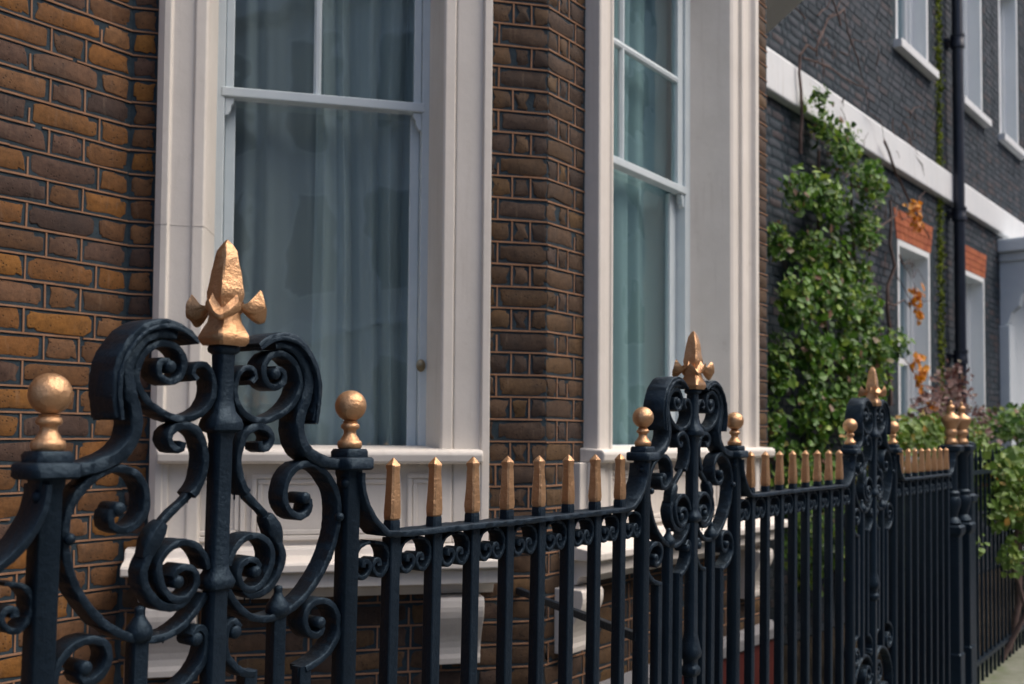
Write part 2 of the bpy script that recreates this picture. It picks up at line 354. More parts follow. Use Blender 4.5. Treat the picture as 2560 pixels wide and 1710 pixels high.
def lay(fc, wall, a0, a1, z0, z1, joints, mat, vis, e0=0, e1=0):
    """fill a strip of wall; joints(row) lists the joint positions between a0 and a1"""
    rb = rib.setdefault(wall.name, (wall, MB()))[1]; ext = rib.setdefault(wall.name+'_far', (wall, [], mat))
    k0 = math.ceil((z0-Z0)/CO-.35); k1 = math.floor((z1-Z0)/CO+.35)
    for k in range(k0, k1):
        zb = Z0+k*CO; zt = zb+CO; js = [a0]+[j for j in joints(k) if a0+.01 < j < a1-.01]+[a1]
        off = random.uniform(-.0012, .0012)
        for i in range(len(js)-1):
            ja = js[i]-(e0 if i == 0 else 0); jb = js[i+1]+(e1 if i == len(js)-2 else 0); wd = jb-ja
            if wd < .025: continue
            ac = (ja+jb)/2; zc = (zb+zt)/2
            me = brickmesh(wd, CO, random.randrange(5), mat)
            P = fc(ac, random.uniform(-.001, .0012), zc)
            rot = (random.uniform(-.01, .01), random.choice((0, math.pi))+random.uniform(-.008, .008), fc.rz)
            if vis(ac, zc): link('brick', me, None, wall, P, rot)
            else: ext[1].append((me, P, rot))
        # ribbon of the bed joint, then the upright joints
        x = a0
        while x < a1-.02:
            L = min(a1-x, random.uniform(.12, .5)); y0 = off+random.uniform(-.0009, .0009); y1 = off+random.uniform(-.0009, .0009); h = random.uniform(.0023, .0031)
            rb.rings([[fc(x, -.003, zb+y0-h), fc(x, .0042, zb+y0-h), fc(x, .0042, zb+y0+h), fc(x, -.003, zb+y0+h)], [fc(x+L, -.003, zb+y1-h), fc(x+L, .0042, zb+y1-h), fc(x+L, .0042, zb+y1+h), fc(x+L, -.003, zb+y1+h)]])
            x += L+(random.uniform(.01, .05) if random.random() < .10 else .0002)
        for j in js[1:-1]:
            if random.random() < .06: continue
            h = random.uniform(.0021, .0028); e = random.uniform(-.001, .001); t = zt-.0035-(random.uniform(.01, .03) if random.random() < .08 else 0)
            rb.rings([[fc(j-h, -.003, zb+.0035), fc(j+h, -.003, zb+.0035), fc(j+h, .0038, zb+.0035), fc(j-h, .0038, zb+.0035)], [fc(j-h+e, -.003, t), fc(j+h+e, -.003, t), fc(j+h+e, .0038, t), fc(j-h+e, .0038, t)]])
def jL(k):
    js = []; a = 0
    seq = [.108, .225] if k % 2 else [.158, .112, .225]
    if k % 2: a = -.108; js.append(a); i = 1
    else: a = -.158; js.append(a); i = 0
    while a > -3.2:
        a -= (.225, .112)[(i+1) % 2] if False else ((.225 if i % 2 else .112)); js.append(a); i += 1
    return sorted(js)
lay(FL, wL, -3.0, 0, -1.5, 2.6, jL, BRICK, lambda a, z: a > -.48 and -.95 < z < 1.50)
lay(FC, wC, 0, .083, -1.5, 2.4, lambda k: [], BRICK, lambda a, z: -.9 < z < 1.55)
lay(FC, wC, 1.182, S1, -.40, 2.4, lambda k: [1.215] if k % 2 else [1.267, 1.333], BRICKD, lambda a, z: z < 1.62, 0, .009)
def jB(k):
    a = .02 if k % 2 else .14; js = []
    i = k
    while a < 2.2: js.append(a); a += (.225 if i % 2 else .112); i += 1
    return js
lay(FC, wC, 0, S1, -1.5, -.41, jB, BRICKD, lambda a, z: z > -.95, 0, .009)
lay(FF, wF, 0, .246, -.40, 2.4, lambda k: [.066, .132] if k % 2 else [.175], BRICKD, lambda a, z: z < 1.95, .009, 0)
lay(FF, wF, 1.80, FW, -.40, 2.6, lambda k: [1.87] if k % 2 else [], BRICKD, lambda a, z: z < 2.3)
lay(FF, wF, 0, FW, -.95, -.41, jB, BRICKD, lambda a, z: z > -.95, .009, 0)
for key, val in list(rib.items()):
    if key.endswith('_far'):
        wall, lst, mat = val
        if not lst: continue
        mb = MB()
        for me, P, rot in lst:
            M = Matrix.Translation(P) @ Matrix.Rotation(rot[2], 4, 'Z') @ Matrix.Rotation(rot[1], 4, 'Y')
            mb.add([M @ v.co for v in me.vertices], [tuple(p.vertices) for p in me.polygons])
        o = part('brickwork', mb, mat, wall); o['kind'] = 'stuff'
    else: part('tuck_pointing', val[1], RIBBON, val[0])['kind'] = 'stuff'
# red painted foot of the bay with its grey band
m = MB(); FF.box(m, -.05, FW+.02, .0, .022, ZB, -1.015); part('red_plinth', m, RED, house, label='red painted foot of the bay wall')
m = MB(); m.run([(0, -1.01), (.035, -1.01), (.035, -.96), (.012, -.922), (0, -.922)], -.06, FW+.03, FF); part('plinth_band', m, GREYBAND, house, bevel=.004)

# --- window surrounds
def architrave(fc, prof, z0, z1, name='architrave'):
    m = MB(); m.extrude(prof, z0, z1, fc); return part(name, m, STUCCO, house, bevel=.0035)
LP = [(.085, -.02), (.085, .045), (.106, .062), (.126, .064), (.131, .050), (.196, .050), (.201, .058), (.234, .056), (.240, .044), (.262, -.095), (.262, -.11), (.15, -.11)]
architrave(FC, LP, -.36, 2.3)
RP = [(1.180, -.02), (1.180, .060), (1.152, .062), (1.148, .048), (1.060, .048), (1.056, .040), (1.052, .052), (1.018, .055), (1.011, .048), (.986, -.095), (.986, -.11), (1.10, -.11)]
architrave(FC, RP[::-1], -.36, 2.3)
m = MB(); FC.box(m, .085, 1.18, -.11, .056, 2.2, 2.45); part('lintel', m, STUCCO, house, bevel=.004)
LP2 = [(.248, -.02), (.248, .062), (.256, .066), (.298, .066), (.304, .054), (.338, .054), (.345, .062), (.358, .060), (.364, .05), (.405, -.115), (.405, -.13), (.30, -.13)]
architrave(FF, LP2, -.36, 2.5)
RP2 = [(1.745, -.02), (1.745, .060), (1.738, .066), (1.700, .066), (1.688, .046), (1.672, .040), (1.600, .052), (1.575, .060), (1.552, .060), (1.548, .042), (1.500, .050), (1.488, .060), (1.450, .060), (1.432, .052), (1.355, -.115), (1.355, -.13), (1.60, -.13)]
architrave(FF, RP2[::-1], -.36, 2.5)
m = MB(); FF.box(m, .248, 1.745, -.13, .06, 2.35, 2.6); part('lintel', m, STUCCO, house, bevel=.004)

def joints(fc, prof, zs):
    for z in zs:
        cx_ = sum(p[0] for p in prof)/len(prof)
        m = MB(); m.extrude([(a+(.0007 if a > cx_ else -.0007), o+.0008) for a, o in prof], z-.0011, z+.0011, fc); part('joint', m, JOINT, house)
joints(FC, LP, (.665,))
def nose(t, b, o): return [(-.10, t+.012), (o-.012, t), (o-.002, t-.008), (o, t-.018), (o-.002, b+.010), (o-.010, b), (-.02, b)]
def sillapron(fc, a0, a1, l0, l1, panels, corb):
    m = MB(); m.run(nose(-.048, -.095, .105), a0, a1, fc); part('window_sill', m, STUCCO, house, bevel=.006)
    m = MB(); fc.box(m, l0+.02, l1-.02, -.02, .030, -.402, -.0955)            # flat behind the panels
    fc.box(m, a0+.0, a0+.032, .0305, .060, -.36, -.0955); fc.box(m, a1-.032, a1, .0305, .060, -.36, -.0955)
    ap = part('apron', m, STUCCO, house, bevel=.004)
    for p0, p1 in panels:
        for k, (e, o) in enumerate(((0, .044), (.018, .038))):
            q = MB(); z0, z1 = -.345+e, -.128-e; t = .016
            fc.box(q, p0+e, p1-e, .0305, o, z1-t, z1); fc.box(q, p0+e, p1-e, .0305, o, z0, z0+t)
            fc.box(q, p0+e, p0+e+t, .0305, o-.0007, z0+t, z1-t); fc.box(q, p1-e-t, p1-e, .0305, o-.0007, z0+t, z1-t)
            part('panel_moulding', q, STUCCO, ap, bevel=.003)
    m = MB(); m.run([(-.02, -.36), (.058, -.362), (.068, -.372), (.075, -.392), (.135, -.400), (.155, -.404), (.160, -.412), (.160, -.434), (.150, -.437), (-.02, -.437)], l0-.07, l1+.07, fc)
    part('ledge_moulding', m, STUCCO, house, bevel=.004)
    m = MB(); m.run([(-.02, -.4375), (.125, -.4375), (.130, -.446), (.130, -.487), (.120, -.490), (.06, -.500), (.045, -.530), (-.02, -.534)], l0-.03, l1+.03, fc)
    part('ledge_soffit', m, STUCCO, house, bevel=.003)
    for c0, c1 in corb:                                                     # scrolled brackets below the ledge
        pr = [(0, -.535), (.112, -.535), (.118, -.545), (.120, -.565)]
        for i in range(8):
            a = i/7; pr.append((.118-.062*math.sin(a*math.pi/2)**1.5, -.58-.15*a))
        pr += [(.058, -.745), (.055, -.765), (0, -.765)]
        q = MB(); q.run(pr, c0, c1, fc); part('bracket', q, STUCCO, house, bevel=.003)
sillapron(FC, .112, 1.150, .09, 1.17, [(.18, .38), (.40, .885), (.905, 1.10)], [(.09, .24), (1.0, 1.155)])
sillapron(FF, .225, 1.845, .16, 1.83, [(.30, .62), (.64, 1.36), (1.38, 1.72)], [(.06, .20), (1.62, 1.78)])

q = MB(); cv = [(4.925, 2.09), (5.00, 2.20), (5.10, 2.275), (5.22, 2.315), (5.36, 2.325), (5.50, 2.315), (5.50, 2.9), (4.925, 2.9)]
q.rings([[(x*1.0+(x-4.925)*.35, y-2.9, z+dz+H) for x, z in cv] for y, dz in ((2.03, .30), (2.30, .12), (2.62, -.03))]); part('cornice_bracket', q, STUCCO, house, bevel=.006)

# --- sash windows
def sash(fc, a0, a1, zmeet, zb, zt, munt, oo, muntz=None, latch=None, curt=None, cm=NET, wd=.045):
    wroot = MB()
    for e0, e1 in ((a0-.03, a0+wd*.55), (a1-wd*.55, a1+.03)): fc.box(wroot, e0, e1, oo-.075, oo, zb-.05, zt)
    fc.box(wroot, a0+wd*.55+.0005, a1-wd*.55-.0005, oo-.075, oo-.004, zb-.05, zb-.001)
    W = part('sash_window', wroot, SASH, house, bevel=.003)
    m = MB(); i0, i1 = a0+wd*.55+.001, a1-wd*.55-.001
    def rail(x0, x1, z0, z1, o0, o1): fc.box(m, x0, x1, o0, o1, z0, z1)
    # upper sash stands forward
    rail(i0, i0+wd*.6, zmeet, zt, oo-.04, oo-.012); part('sash_stile', m, SASH, W, bevel=.003)
    m = MB(); rail(i1-wd*.6, i1, zmeet, zt, oo-.04, oo-.012); part('sash_stile', m, SASH, W, bevel=.003)
    m = MB(); rail(i0-.012, i1+.012, zmeet-.034, zmeet-.0005, oo-.045, oo+.004); part('meeting_rail', m, SASH, W, bevel=.004)
    for mx in munt:
        m = MB(); m.extrude([(mx-.013, oo-.036), (mx-.013, oo-.024), (mx-.005, oo-.013), (mx+.005, oo-.013), (mx+.013, oo-.024), (mx+.013, oo-.036)], zmeet+.0005, zt, fc); part('glazing_bar', m, SASH, W)
    for mz in (muntz or []):
        m = MB(); m.run([(oo-.035, mz-.014), (oo-.014, mz-.012), (oo-.011, mz), (oo-.014, mz+.012), (oo-.035, mz+.014)], i0+wd*.6, i1-wd*.6, fc); part('glazing_bar', m, SASH, W)
    # horns below the meeting rail
    for s_, x in ((1, i0), (-1, i1)):
        q = MB(); pr = [(0, 0), (.030, 0), (.028, -.018), (.020, -.030), (.019, -.045), (.010, -.060), (0, -.063)]
        q.rings([[fc(x+s_*a, oo-.030, zmeet-.0345+z) for a, z in pr], [fc(x+s_*a, oo-.006, zmeet-.0345+z) for a, z in pr]]); part('sash_horn', q, SASH, W, bevel=.002)
    m = MB(); rail(i0, i0+wd*.75, zb, zmeet-.035, oo-.072, oo-.046); rail(i1-wd*.75, i1, zb, zmeet-.035, oo-.072, oo-.046); rail(i0+wd*.75+.0005, i1-wd*.75-.0005, zb-.0005, zb+.008, oo-.071, oo-.047)
    part('lower_sash', m, SASH, W, bevel=.003)
    xs = [i0+wd*.6]+sorted(munt)+[i1-wd*.6]; zs = [zmeet]+(muntz or [])+[zt]
    for i in range(len(xs)-1):
        for j in range(len(zs)-1):
            m = MB(); fc.box(m, xs[i]+.0005, xs[i+1]-.0005, oo-.031, oo-.028, zs[j]+.0005, zs[j+1]-.0005); part('pane', m, GLASS, W)
    m = MB(); fc.box(m, i0+wd*.75+.0005, i1-wd*.75-.0005, oo-.061, oo-.058, zb+.0085, zmeet-.036); part('pane', m, GLASS, W)
    m = MB(); x = a0-.02
    while x < a1+.02:
        L = random.uniform(.02, .07); fc.box(m, x, min(x+L, a1+.02), oo-.02, oo+.006+random.uniform(0, .006), zb-.052, zb-.030+random.uniform(0, .008)); x += L
    part('dirt_line', m, DIRTLINE, W)
    if latch:
        m = MB(); la, lz = latch
        m.rings([[fc(la+r*math.cos(t), oo+o, lz+r*math.sin(t)*1.3) for t in [2*math.pi*j/14 for j in range(14)]] for r, o in ((.016, -.002), (.017, .004), (.012, .006), (.007, .009), (.006, .016), (.009, .020), (.004, .023))]); part('catch', m, BRASS, W, smooth=50)
    return W
sash(FC, .262, .985, 1.178, -.048, 2.2, [.595], -.10, latch=(.965, .245))
sash(FF, .42, 1.353, 1.165, -.042, 2.35, [.755], -.115, muntz=[1.66], wd=.085)
# rooms behind, open only towards their windows
def room(fc, a0, a1, o0, dp):
    m = MB(); fc.box(m, a0, a1, -dp, o0, -.3, 2.6); m.f = [f for i, f in enumerate(m.f) if i != 3]
    part('room', m, DARKROOM, house)
room(FC, .15, 1.10, -.20, 1.2)
room(FF, .30, 1.50, -.22, 1.3)
def curtain(fc, a0, a1, z0, z1, off, amp, nf, mat, label, seed, tie=0):
    rnd = random.Random(seed); nx, nz = 150, 14; vs = []; fs = []
    ph = [rnd.uniform(0, 6.28) for _ in range(4)]
    for j in range(nz+1):
        z = z0+(z1-z0)*j/nz
        for i in range(nx+1):
            u = i/nx; f = u*nf*6.283
            f += 1.6*math.sin(u*4.1+ph[1])+.9*math.sin(u*9.7+ph[2])
            o = amp*(.4+.6*abs(math.sin(u*3.3+ph[3])))*(math.sin(f+ph[0]+.35*math.sin(z*1.1+u*3))+.4*math.sin(1.7*f+ph[1]+z*.5)+.8*math.sin(.31*f+ph[2]))
            vs.append(fc(a0+(a1-a0)*u+.012*math.sin(z*2+ph[3]+u*5), -off-o, z))
    for j in range(nz):
        for i in range(nx): a = j*(nx+1)+i; fs.append((a, a+1, a+nx+2, a+nx+1))
    mb = MB(); mb.add(vs, fs); o = part('net_curtain', mb, mat, None, smooth=180); o.location = (0, 2.9, 0)
    return tag(o, label, 'curtain')
curtain(FC, .20, .66, -.05, 2.2, .24, .018, 3, NETL, 'pale sheer net curtain with soft folds, beside the canted bay window\'s left jamb', 3)
curtain(FC, .585, 1.02, -.05, 2.2, .225, .030, 4.5, NET, 'pale sheer net curtain with deep folds, beside the canted bay window\'s brass catch', 5)
curtain(FF, .38, 1.42, -.05, 2.35, .235, .022, 5, NET2, 'teal net curtain hanging in the front bay window', 9)

# ------------------------------------------------------------------ iron railing
K = .019; ZTIP = -.04
rail = thing('iron_railing', 'black iron railing with gold spikes, ball finials and scrolled panels', 'railing', (0, 1.26, .15))
OFF = H-.15
def lean(mb): mb.v = [(x+K*(z-ZTIP), y, z) for x, y, z in mb.v]; return mb
def rpart(name, mb, parent=None, x=0, smooth=45, mat=None, label=None, bevel=None):
    """part whose mesh is written around x=0; x is its place along the railing"""
    lean(mb)
    o = part(name, mb, mat or IRON, rail, smooth=smooth, bevel=bevel, label=label, loc=(x, 0, OFF))
    if parent: o.parent = parent; o.location = (x-parent.location.x, 0, 0)
    return o
def rcopy(o, x, parent=None):
    c = o.copy(); col.objects.link(c); c.parent = parent or rail
    c.location = (x-parent.location.x, 0, 0) if parent else (x, 0, OFF)
    return c
BASE = -1.402
def spike_mb(rnd):
    random.seed(rnd)
    return MB().sq([(.0108, -.1535), (.0124, -.150), (.0126, -.140), (.0112, -.105), (.0098, -.072), (.0100, -.064), (.0110, -.058), (.0109, -.0545), (.0050, -.0465), (.0006, -.0415)], .30, jit=.0008)
def bar_mb(top, h=.0125): return MB().sq([(h, BASE), (h, BASE+.3), (h, top)], .14, jit=.0002)
bar0 = rpart('bar', bar_mb(-.184), x=-50)
spikes0 = []
for q in range(4):
    s_ = rpart('spike', spike_mb(q+3), parent=bar0, x=-50, mat=GOLD, smooth=28); spikes0.append(s_)
colr0 = rpart('collar', MB().sq([(.0118, -.176), (.0122, -.172), (.0120, -.158), (.0112, -.1533)], .28, jit=.0003), parent=bar0, x=-50, smooth=40)
random.seed(21)
SCR = [(.052, -.1885), (.030, -.193), (.018, -.205), (.0145, -.222), (.020, -.240), (.033, -.249), (.046, -.244), (.053, -.232), (.048, -.222), (.038, -.222), (.036, -.231)]
scrL = rpart('scroll', MB().sweep(SCR, .036, .0075, .010, .6, 1.5, .003), x=-50)
scrR = rpart('scroll', MB().sweep([(-x, z) for x, z in SCR], .036, .0075, .010, .6, 1.5, .003), x=-50)
def spiked(xs, xl, xr):
    """a run of bars with spikes, the top rail swept up to the posts at xl and xr"""
    pts = []; xm = xs[0]
    def up(xp, s): return [(xp+s*.010, -.066), (xp+s*.014, -.098), (xp+s*.034, -.135), (xp+s*.064, -.163), (xp+s*.100, -.1765)]
    path = (up(xl, 1) if xl is not None else [(xs[0]-.5, -.178)])
    path += [(x+.04, -.178+random.uniform(-.0012, .0012)) for x in xs[1:-1]]
    path += (up(xr, -1)[::-1] if xr is not None else [])
    tr = rpart('top_rail', MB().sweep([(x-xm, z) for x, z in path], .056, .0125, .002, .8, .8, .012, .0007), x=xm)
    for i, x in enumerate(xs):
        b = rcopy(bar0, x); rcopy(random.choice(spikes0), x, b); rcopy(colr0, x, b)
    ed = ([xl] if xl is not None else [])+list(xs)+([xr] if xr is not None else [])
    for i in range(len(ed)-1):
        e0, e1 = ed[i], ed[i+1]; mid = (e0+e1)/2
        rcopy(scrL, mid-.0565, tr); rcopy(scrR, mid+.0565, tr)
def lin(a, b, n): return [a+(b-a)*i/(n-1) for i in range(n)]

# posts with ball finials
def post(x):
    p = rpart('post', MB().sq([(.0155, BASE), (.0155, -.9), (.0155, -.075), (.0175, -.068), (.0175, -.058)], .14, jit=.0003), x=x)
    return p
caps = MB(); caps.sq([(.030, -.0605), (.033, -.057), (.033, -.042), (.030, -.0385), (.0245, -.0385), (.0245, -.029), (.022, -.024)], .2, jit=.0005)
post0 = post(-50); rpart('cap', caps, post0, -50)
ball = [(.018, -.0245), (.0205, -.022), (.0215, -.016), (.0205, -.011), (.0165, -.009), (.0150, -.005), (.0115, 0), (.0105, .005), (.0115, .009), (.0155, .011), (.0165, .014), (.0155, .018), (.0120, .0205), (.0135, .0225)]
for i in range(1, 16):
    a = -math.pi/2+math.pi*(i+.9)/16.9
    ball.append((.0272*math.cos(a), .0500+.0272*math.sin(a)))
rpart('ball_finial', MB().lathe(ball, 28), post0, -50, mat=GOLD, smooth=60)
stud = MB()
stud.lathe([(.0095*math.cos(a), .0095*math.sin(a)) for a in [(-80+160*i/8)*math.pi/180 for i in range(9)]], 12)
stud.v = [(x-.013, y-.006, z-.082) for x, y, z in stud.v]; rpart('stud', stud, post0, -50, smooth=80)
def copytree(o, x):
    c = rcopy(o, x)
    for ch in o.children:
        d = ch.copy(); col.objects.link(d); d.parent = c; d.location = ch.location
    return c

# ornamental panel, half outline mirrored about the centre post (metres from the centre, above eye level)
mm = lambda L: [(a/1000, b/1000) for a, b in L]
HOOD = mm([(58, 137), (78, 150), (107, 157), (136, 151), (158, 134), (174, 111), (182, 86), (183, 58), (178, 22)])
SBAR = mm([(90, 141), (115, 144), (140, 133), (157, 112), (165, 86), (160, 58), (151, 33), (148, 8), (155, -13), (172, -31), (198, -43), (224, -49), (262, -50)])
CSC = mm([(50, 80), (58, 88), (55, 98), (43, 103), (30, 98), (21, 82), (20, 57), (36, 33), (68, 21), (100, 27), (130, 45), (148, 72), (148, 92), (136, 115), (111, 129), (86, 124), (73, 105), (78, 83), (96, 74), (114, 84), (113, 100), (101, 104), (96, 96)])
SSM = mm([(70, -12), (72, -22), (84, -22), (94, -8), (87, 6), (66, 12), (44, 2), (33, -20), (30, -42), (34, -64), (44, -84), (50, -90)])
NECK = mm([(50, -90), (62, -101), (84, -119), (96, -131)])
KNOB = mm([(93, -128), (104, -143), (113, -160), (119, -176)])
STEM2 = mm([(116, -172), (125, -195), (118, -220), (98, -243), (68, -250), (48, -240)])
SPI = mm([(18, -200), (26, -180), (44, -163), (68, -158), (92, -170), (102, -191), (95, -218), (76, -238), (52, -238), (38, -220), (43, -200), (63, -194), (76, -204), (70, -214)])
BIG = mm([(168, -104), (178, -110), (177, -125), (160, -134), (140, -127), (126, -108), (127, -80), (143, -57), (173, -48), (202, -58), (226, -80), (240, -106), (243, -140), (237, -174), (224, -206), (205, -234), (181, -259), (150, -279), (119, -289), (89, -290), (60, -280), (36, -260), (20, -238)])
LOW = mm([(208, -312), (213, -322), (202, -332), (184, -325), (174, -305), (181, -284), (204, -276), (230, -284), (247, -306), (249, -336), (232, -360), (207, -375), (178, -383)])
CURL = mm([(35, -301), (41, -293), (33, -285), (21, -291), (16, -308), (19, -330), (33, -350), (54, -366), (74, -371)])
def teardrop(x):
    return MB().lathe([(.004, -.294), (.016, -.290), (.0195, -.281), (.018, -.272), (.012, -.263), (.0075, -.256), (.0065, -.251), (.0075, -.247), (.006, -.243), (.002, -.2415)], 16, (x, .004, 0))
def petal(ang, mb, seed, tw):
    rnd = random.Random(seed); nu, nv = 12, 10; top = []; d = rnd.uniform(-.004, .004)
    for layer in (0, 1):
        for i in range(nu+1):
            u = i/nu; sm_ = u*u*(3-2*u)
            for j in range(nv+1):
                v = -1+2*j/nv; av = abs(v)
                if tw:
                    r = .012+.047*u-.008*sm_*v*v; hw = (.012-.014*u+.033*u*u)*(1-.15*u**6); t = tw*sm_
                    z = .206-.022*math.sin(u*2.2)+d*u+.003*math.sin(6*v+seed)*sm_
                    cu_ = (.011*v*v-.004)*sm_+.006*u**4
                    z += cu_*math.cos(t)
                    side = -cu_*math.sin(t)+hw*v*math.cos(t)-.0022*layer*math.sin(t); z += hw*v*math.sin(t)-.0044*layer*math.cos(t)
                else:
                    r = .010+.036*u-.009*u*v*v; hw = (.017+.015*u)*(1-.32*u**5)
                    z = .216-.050*math.sin(u*1.5)+.012*u**3+.026*u*av**1.6+d*u+.003*math.sin(4*v+seed)*u-.0050*layer
                    side = hw*v
                if tw: r -= .0030*layer*math.sin(tw*sm_)
                top.append((r*math.cos(ang)-side*math.sin(ang), r*math.sin(ang)+side*math.cos(ang), z))
    n = (nu+1)*(nv+1); fs = []
    idx = lambda l, i, j: l*n+i*(nv+1)+j
    for i in range(nu):
        for j in range(nv):
            fs.append((idx(0, i, j), idx(0, i+1, j), idx(0, i+1, j+1), idx(0, i, j+1))); fs.append((idx(1, i, j), idx(1, i, j+1), idx(1, i+1, j+1), idx(1, i+1, j)))
    for i in range(nu):
        for j, s_ in ((0, 1), (nv, -1)):
            q = (idx(0, i, j), idx(1, i, j), idx(1, i+1, j), idx(0, i+1, j)); fs.append(q if s_ > 0 else q[::-1])
    for j in range(nv): fs.append((idx(0, nu, j), idx(1, nu, j), idx(1, nu, j+1), idx(0, nu, j+1)))
    mb.add(top, fs)
def ornate(xc, wd, seed):
    random.seed(seed); k = wd/.538
    sx = lambda P, s: [(s*x*k, z) for x, z in P]
    fl = lambda P: [(x, -1.15-z) for x, z in P]
    h = .0145
    cp = rpart('centre_post', MB().sq([(h, BASE), (h, -.655), (.020, -.650), (.023, -.640), (.022, -.630), (.017, -.625), (.017, -.610), (.024, -.602), (.026, -.590), (.022, -.575), (h+.001, -.54), (h, -.245),
        (h, -.234), (.0215, -.230), (.0235, -.222), (.0205, -.214), (h+.002, -.206), (h, -.198), (h, -.01), (.0165, .001), (.0255, .006), (.0265, .014), (.0245, .022), (.017, .034), (.0135, .052), (.0130, .100), (.0135, .120), (.0185, .124), (.0195, .129), (.0185, .133), (.014, .134)], .26, jit=.0005), x=xc)
    FIN = [(.0225, .1335), (.0262, .139), (.0272, .145), (.0262, .151), (.0225, .159), (.0180, .169), (.0165, .181), (.0170, .196), (.0195, .206), (.0200, .214), (.0186, .224), (.0168, .236), (.0155, .248), (.0138, .260), (.0122, .271), (.0105, .279), (.0072, .287), (.0042, .292), (.0008, .2965)]
    fin = rpart('spear_finial', MB().sq([(h_*1.07, z_) for h_, z_ in FIN], .16, jit=.0009), cp, xc, smooth=35, mat=GOLD)
    for i in range(4):
        q = MB(); petal(math.pi/4+i*math.pi/2+random.uniform(-.12, .12), q, seed*10+i, (0, 1.05, 0, -1.05)[i]*random.uniform(.85, 1.1))
        lean(q); o = part('petal', q, GOLD, fin, smooth=50)
        # thing > part > sub-part: petals hang beside the finial on the post
        o.parent = cp; o.location = (0, 0, 0)
    for s in (-1, 1):
        def add(name, P, wd_, t, yc, ta=1, tb=1, **kw):
            mb = MB().sweep(sx(P, s), wd_, t, yc, min(ta, 1), min(tb, 1), **kw)
            if ta > 1.2: mb.eye(sx(P, s)[0], t*.5*ta*.95, wd_, yc)
            if tb > 1.2: mb.eye(sx(P, s)[-1], t*.5*tb*.95, wd_, yc)
            lo = min(crom(sx(P, s), .006), key=lambda q: q[1])
            for _ in range(2):
                dx = random.uniform(-.012, .012); yy = yc+random.uniform(-.4, .3)*wd_; L = random.uniform(.004, .009)
                mb.lathe([(.0004, -L), (.0016, -L+.002), (.0013, 0), (.002, .006)], 6, (lo[0]+dx, yy, lo[1]-t*.45+abs(dx)*.25))
            return rpart(name, mb, cp, xc)
        hb = MB().sweep(sx(HOOD, s), .062, .0135, .016, .75, 1.0)
        hb.sweep(sx([(x*.985, z-.004) for x, z in HOOD], s), .070, .0062, .016, .9, 1.0)
        rpart('hood', hb, cp, xc)
        add('frame_bar', SBAR, .048, .0195, .012, .7, 1.0)
        add('scroll', CSC, .040, .0105, .012, .8, 1.9)
        add('scroll', SSM, .036, .0125, .010, .8, 1.2)
        rpart('stem', MB().sweep(sx(NECK, s), .014, .0115, .008, 1, 1), cp, xc)
        rpart('knob', MB().sweep(sx(KNOB, s), .030, .026, .008, bulge=lambda u: .55+.5*math.sin(u*math.pi)), cp, xc)
        add('stem', STEM2, .032, .013, .010, .9, .6)
        add('scroll', SPI, .040, .0105, .012, .9, 1.9)
        add('scroll', BIG, .038, .0115, .012, 1.8, .9)
        add('scroll', LOW, .040, .0115, .012, 1.8, 1.0)
        add('scroll', CURL, .036, .0115, .010, 1.9, 1.0)
        for P in (BIG, LOW, CURL, SPI): add('scroll', fl(P), .036, .012, .012, 1.4, 1.0)
        td = rpart('knob', teardrop(s*.124*k), cp, xc, smooth=60)
        for bx, tp, bt in ((.069, -.366, -.784), (.124, -.288, -.862), (.180, -.378, -.772)):
            rpart('bar', MB().sq([(.0118, bt), (.0118, tp)], .14, (s*bx*k, .006, 0), jit=.0002), cp, xc)
        st = MB(); st.lathe([(.008*math.cos(a), .008*math.sin(a)) for a in [(-80+160*i/6)*math.pi/180 for i in range(7)]], 10)
        st.v = [(x+s*.240*k, y-.010, z-.139) for x, y, z in st.v]; rpart('stud', st, cp, xc, smooth=80)
POSTS = [.696, 1.237, 2.273, 2.837, 3.911, 4.480]
for x in POSTS: copytree(post0, x)
ornate(.9665, .541, 3); ornate(2.555, .564, 4); ornate(4.195, .569, 5)
random.seed(5)
spiked([.35, .466, .582], None, .696)
spiked(lin(1.348, 2.160, 8), 1.237, 2.273)
spiked(lin(2.957, 3.786, 8), 2.837, 3.911)
spiked(lin(4.600, 5.412, 8), 4.480, 5.51)
# remove the hidden prototypes
for o in (post0, bar0, scrL, scrR):
    for ch in list(o.children): bpy.data.objects.remove(ch)
    bpy.data.objects.remove(o)
# stay from the post back to the pier
p0 = Vector(FC(1.30, 0, -.535)); p0 = Vector((p0.x, p0.y+2.9, p0.z)); p1 = Vector((2.255, 1.26, H-.505))
m = MB(); d = (p1-p0); e = Vector((0, 0, 1)); sd_ = d.cross(e).normalized()*.010
m.rings([[tuple(p+sd_*a+e*b*.011-Vector((0, 1.26, .15))) for a, b in ((-1, -1), (1, -1), (1, 1), (-1, 1))] for p in (p0, p1)]); part('stay', m, IRON, rail, bevel=.002)
m = MB(); m.box(-4, 5.95, 1.08, 1.44, 0, .15); tag(part('railing_plinth', m, STONE, None, bevel=.012), 'mossy stone plinth carrying the gold spiked railing', 'plinth')

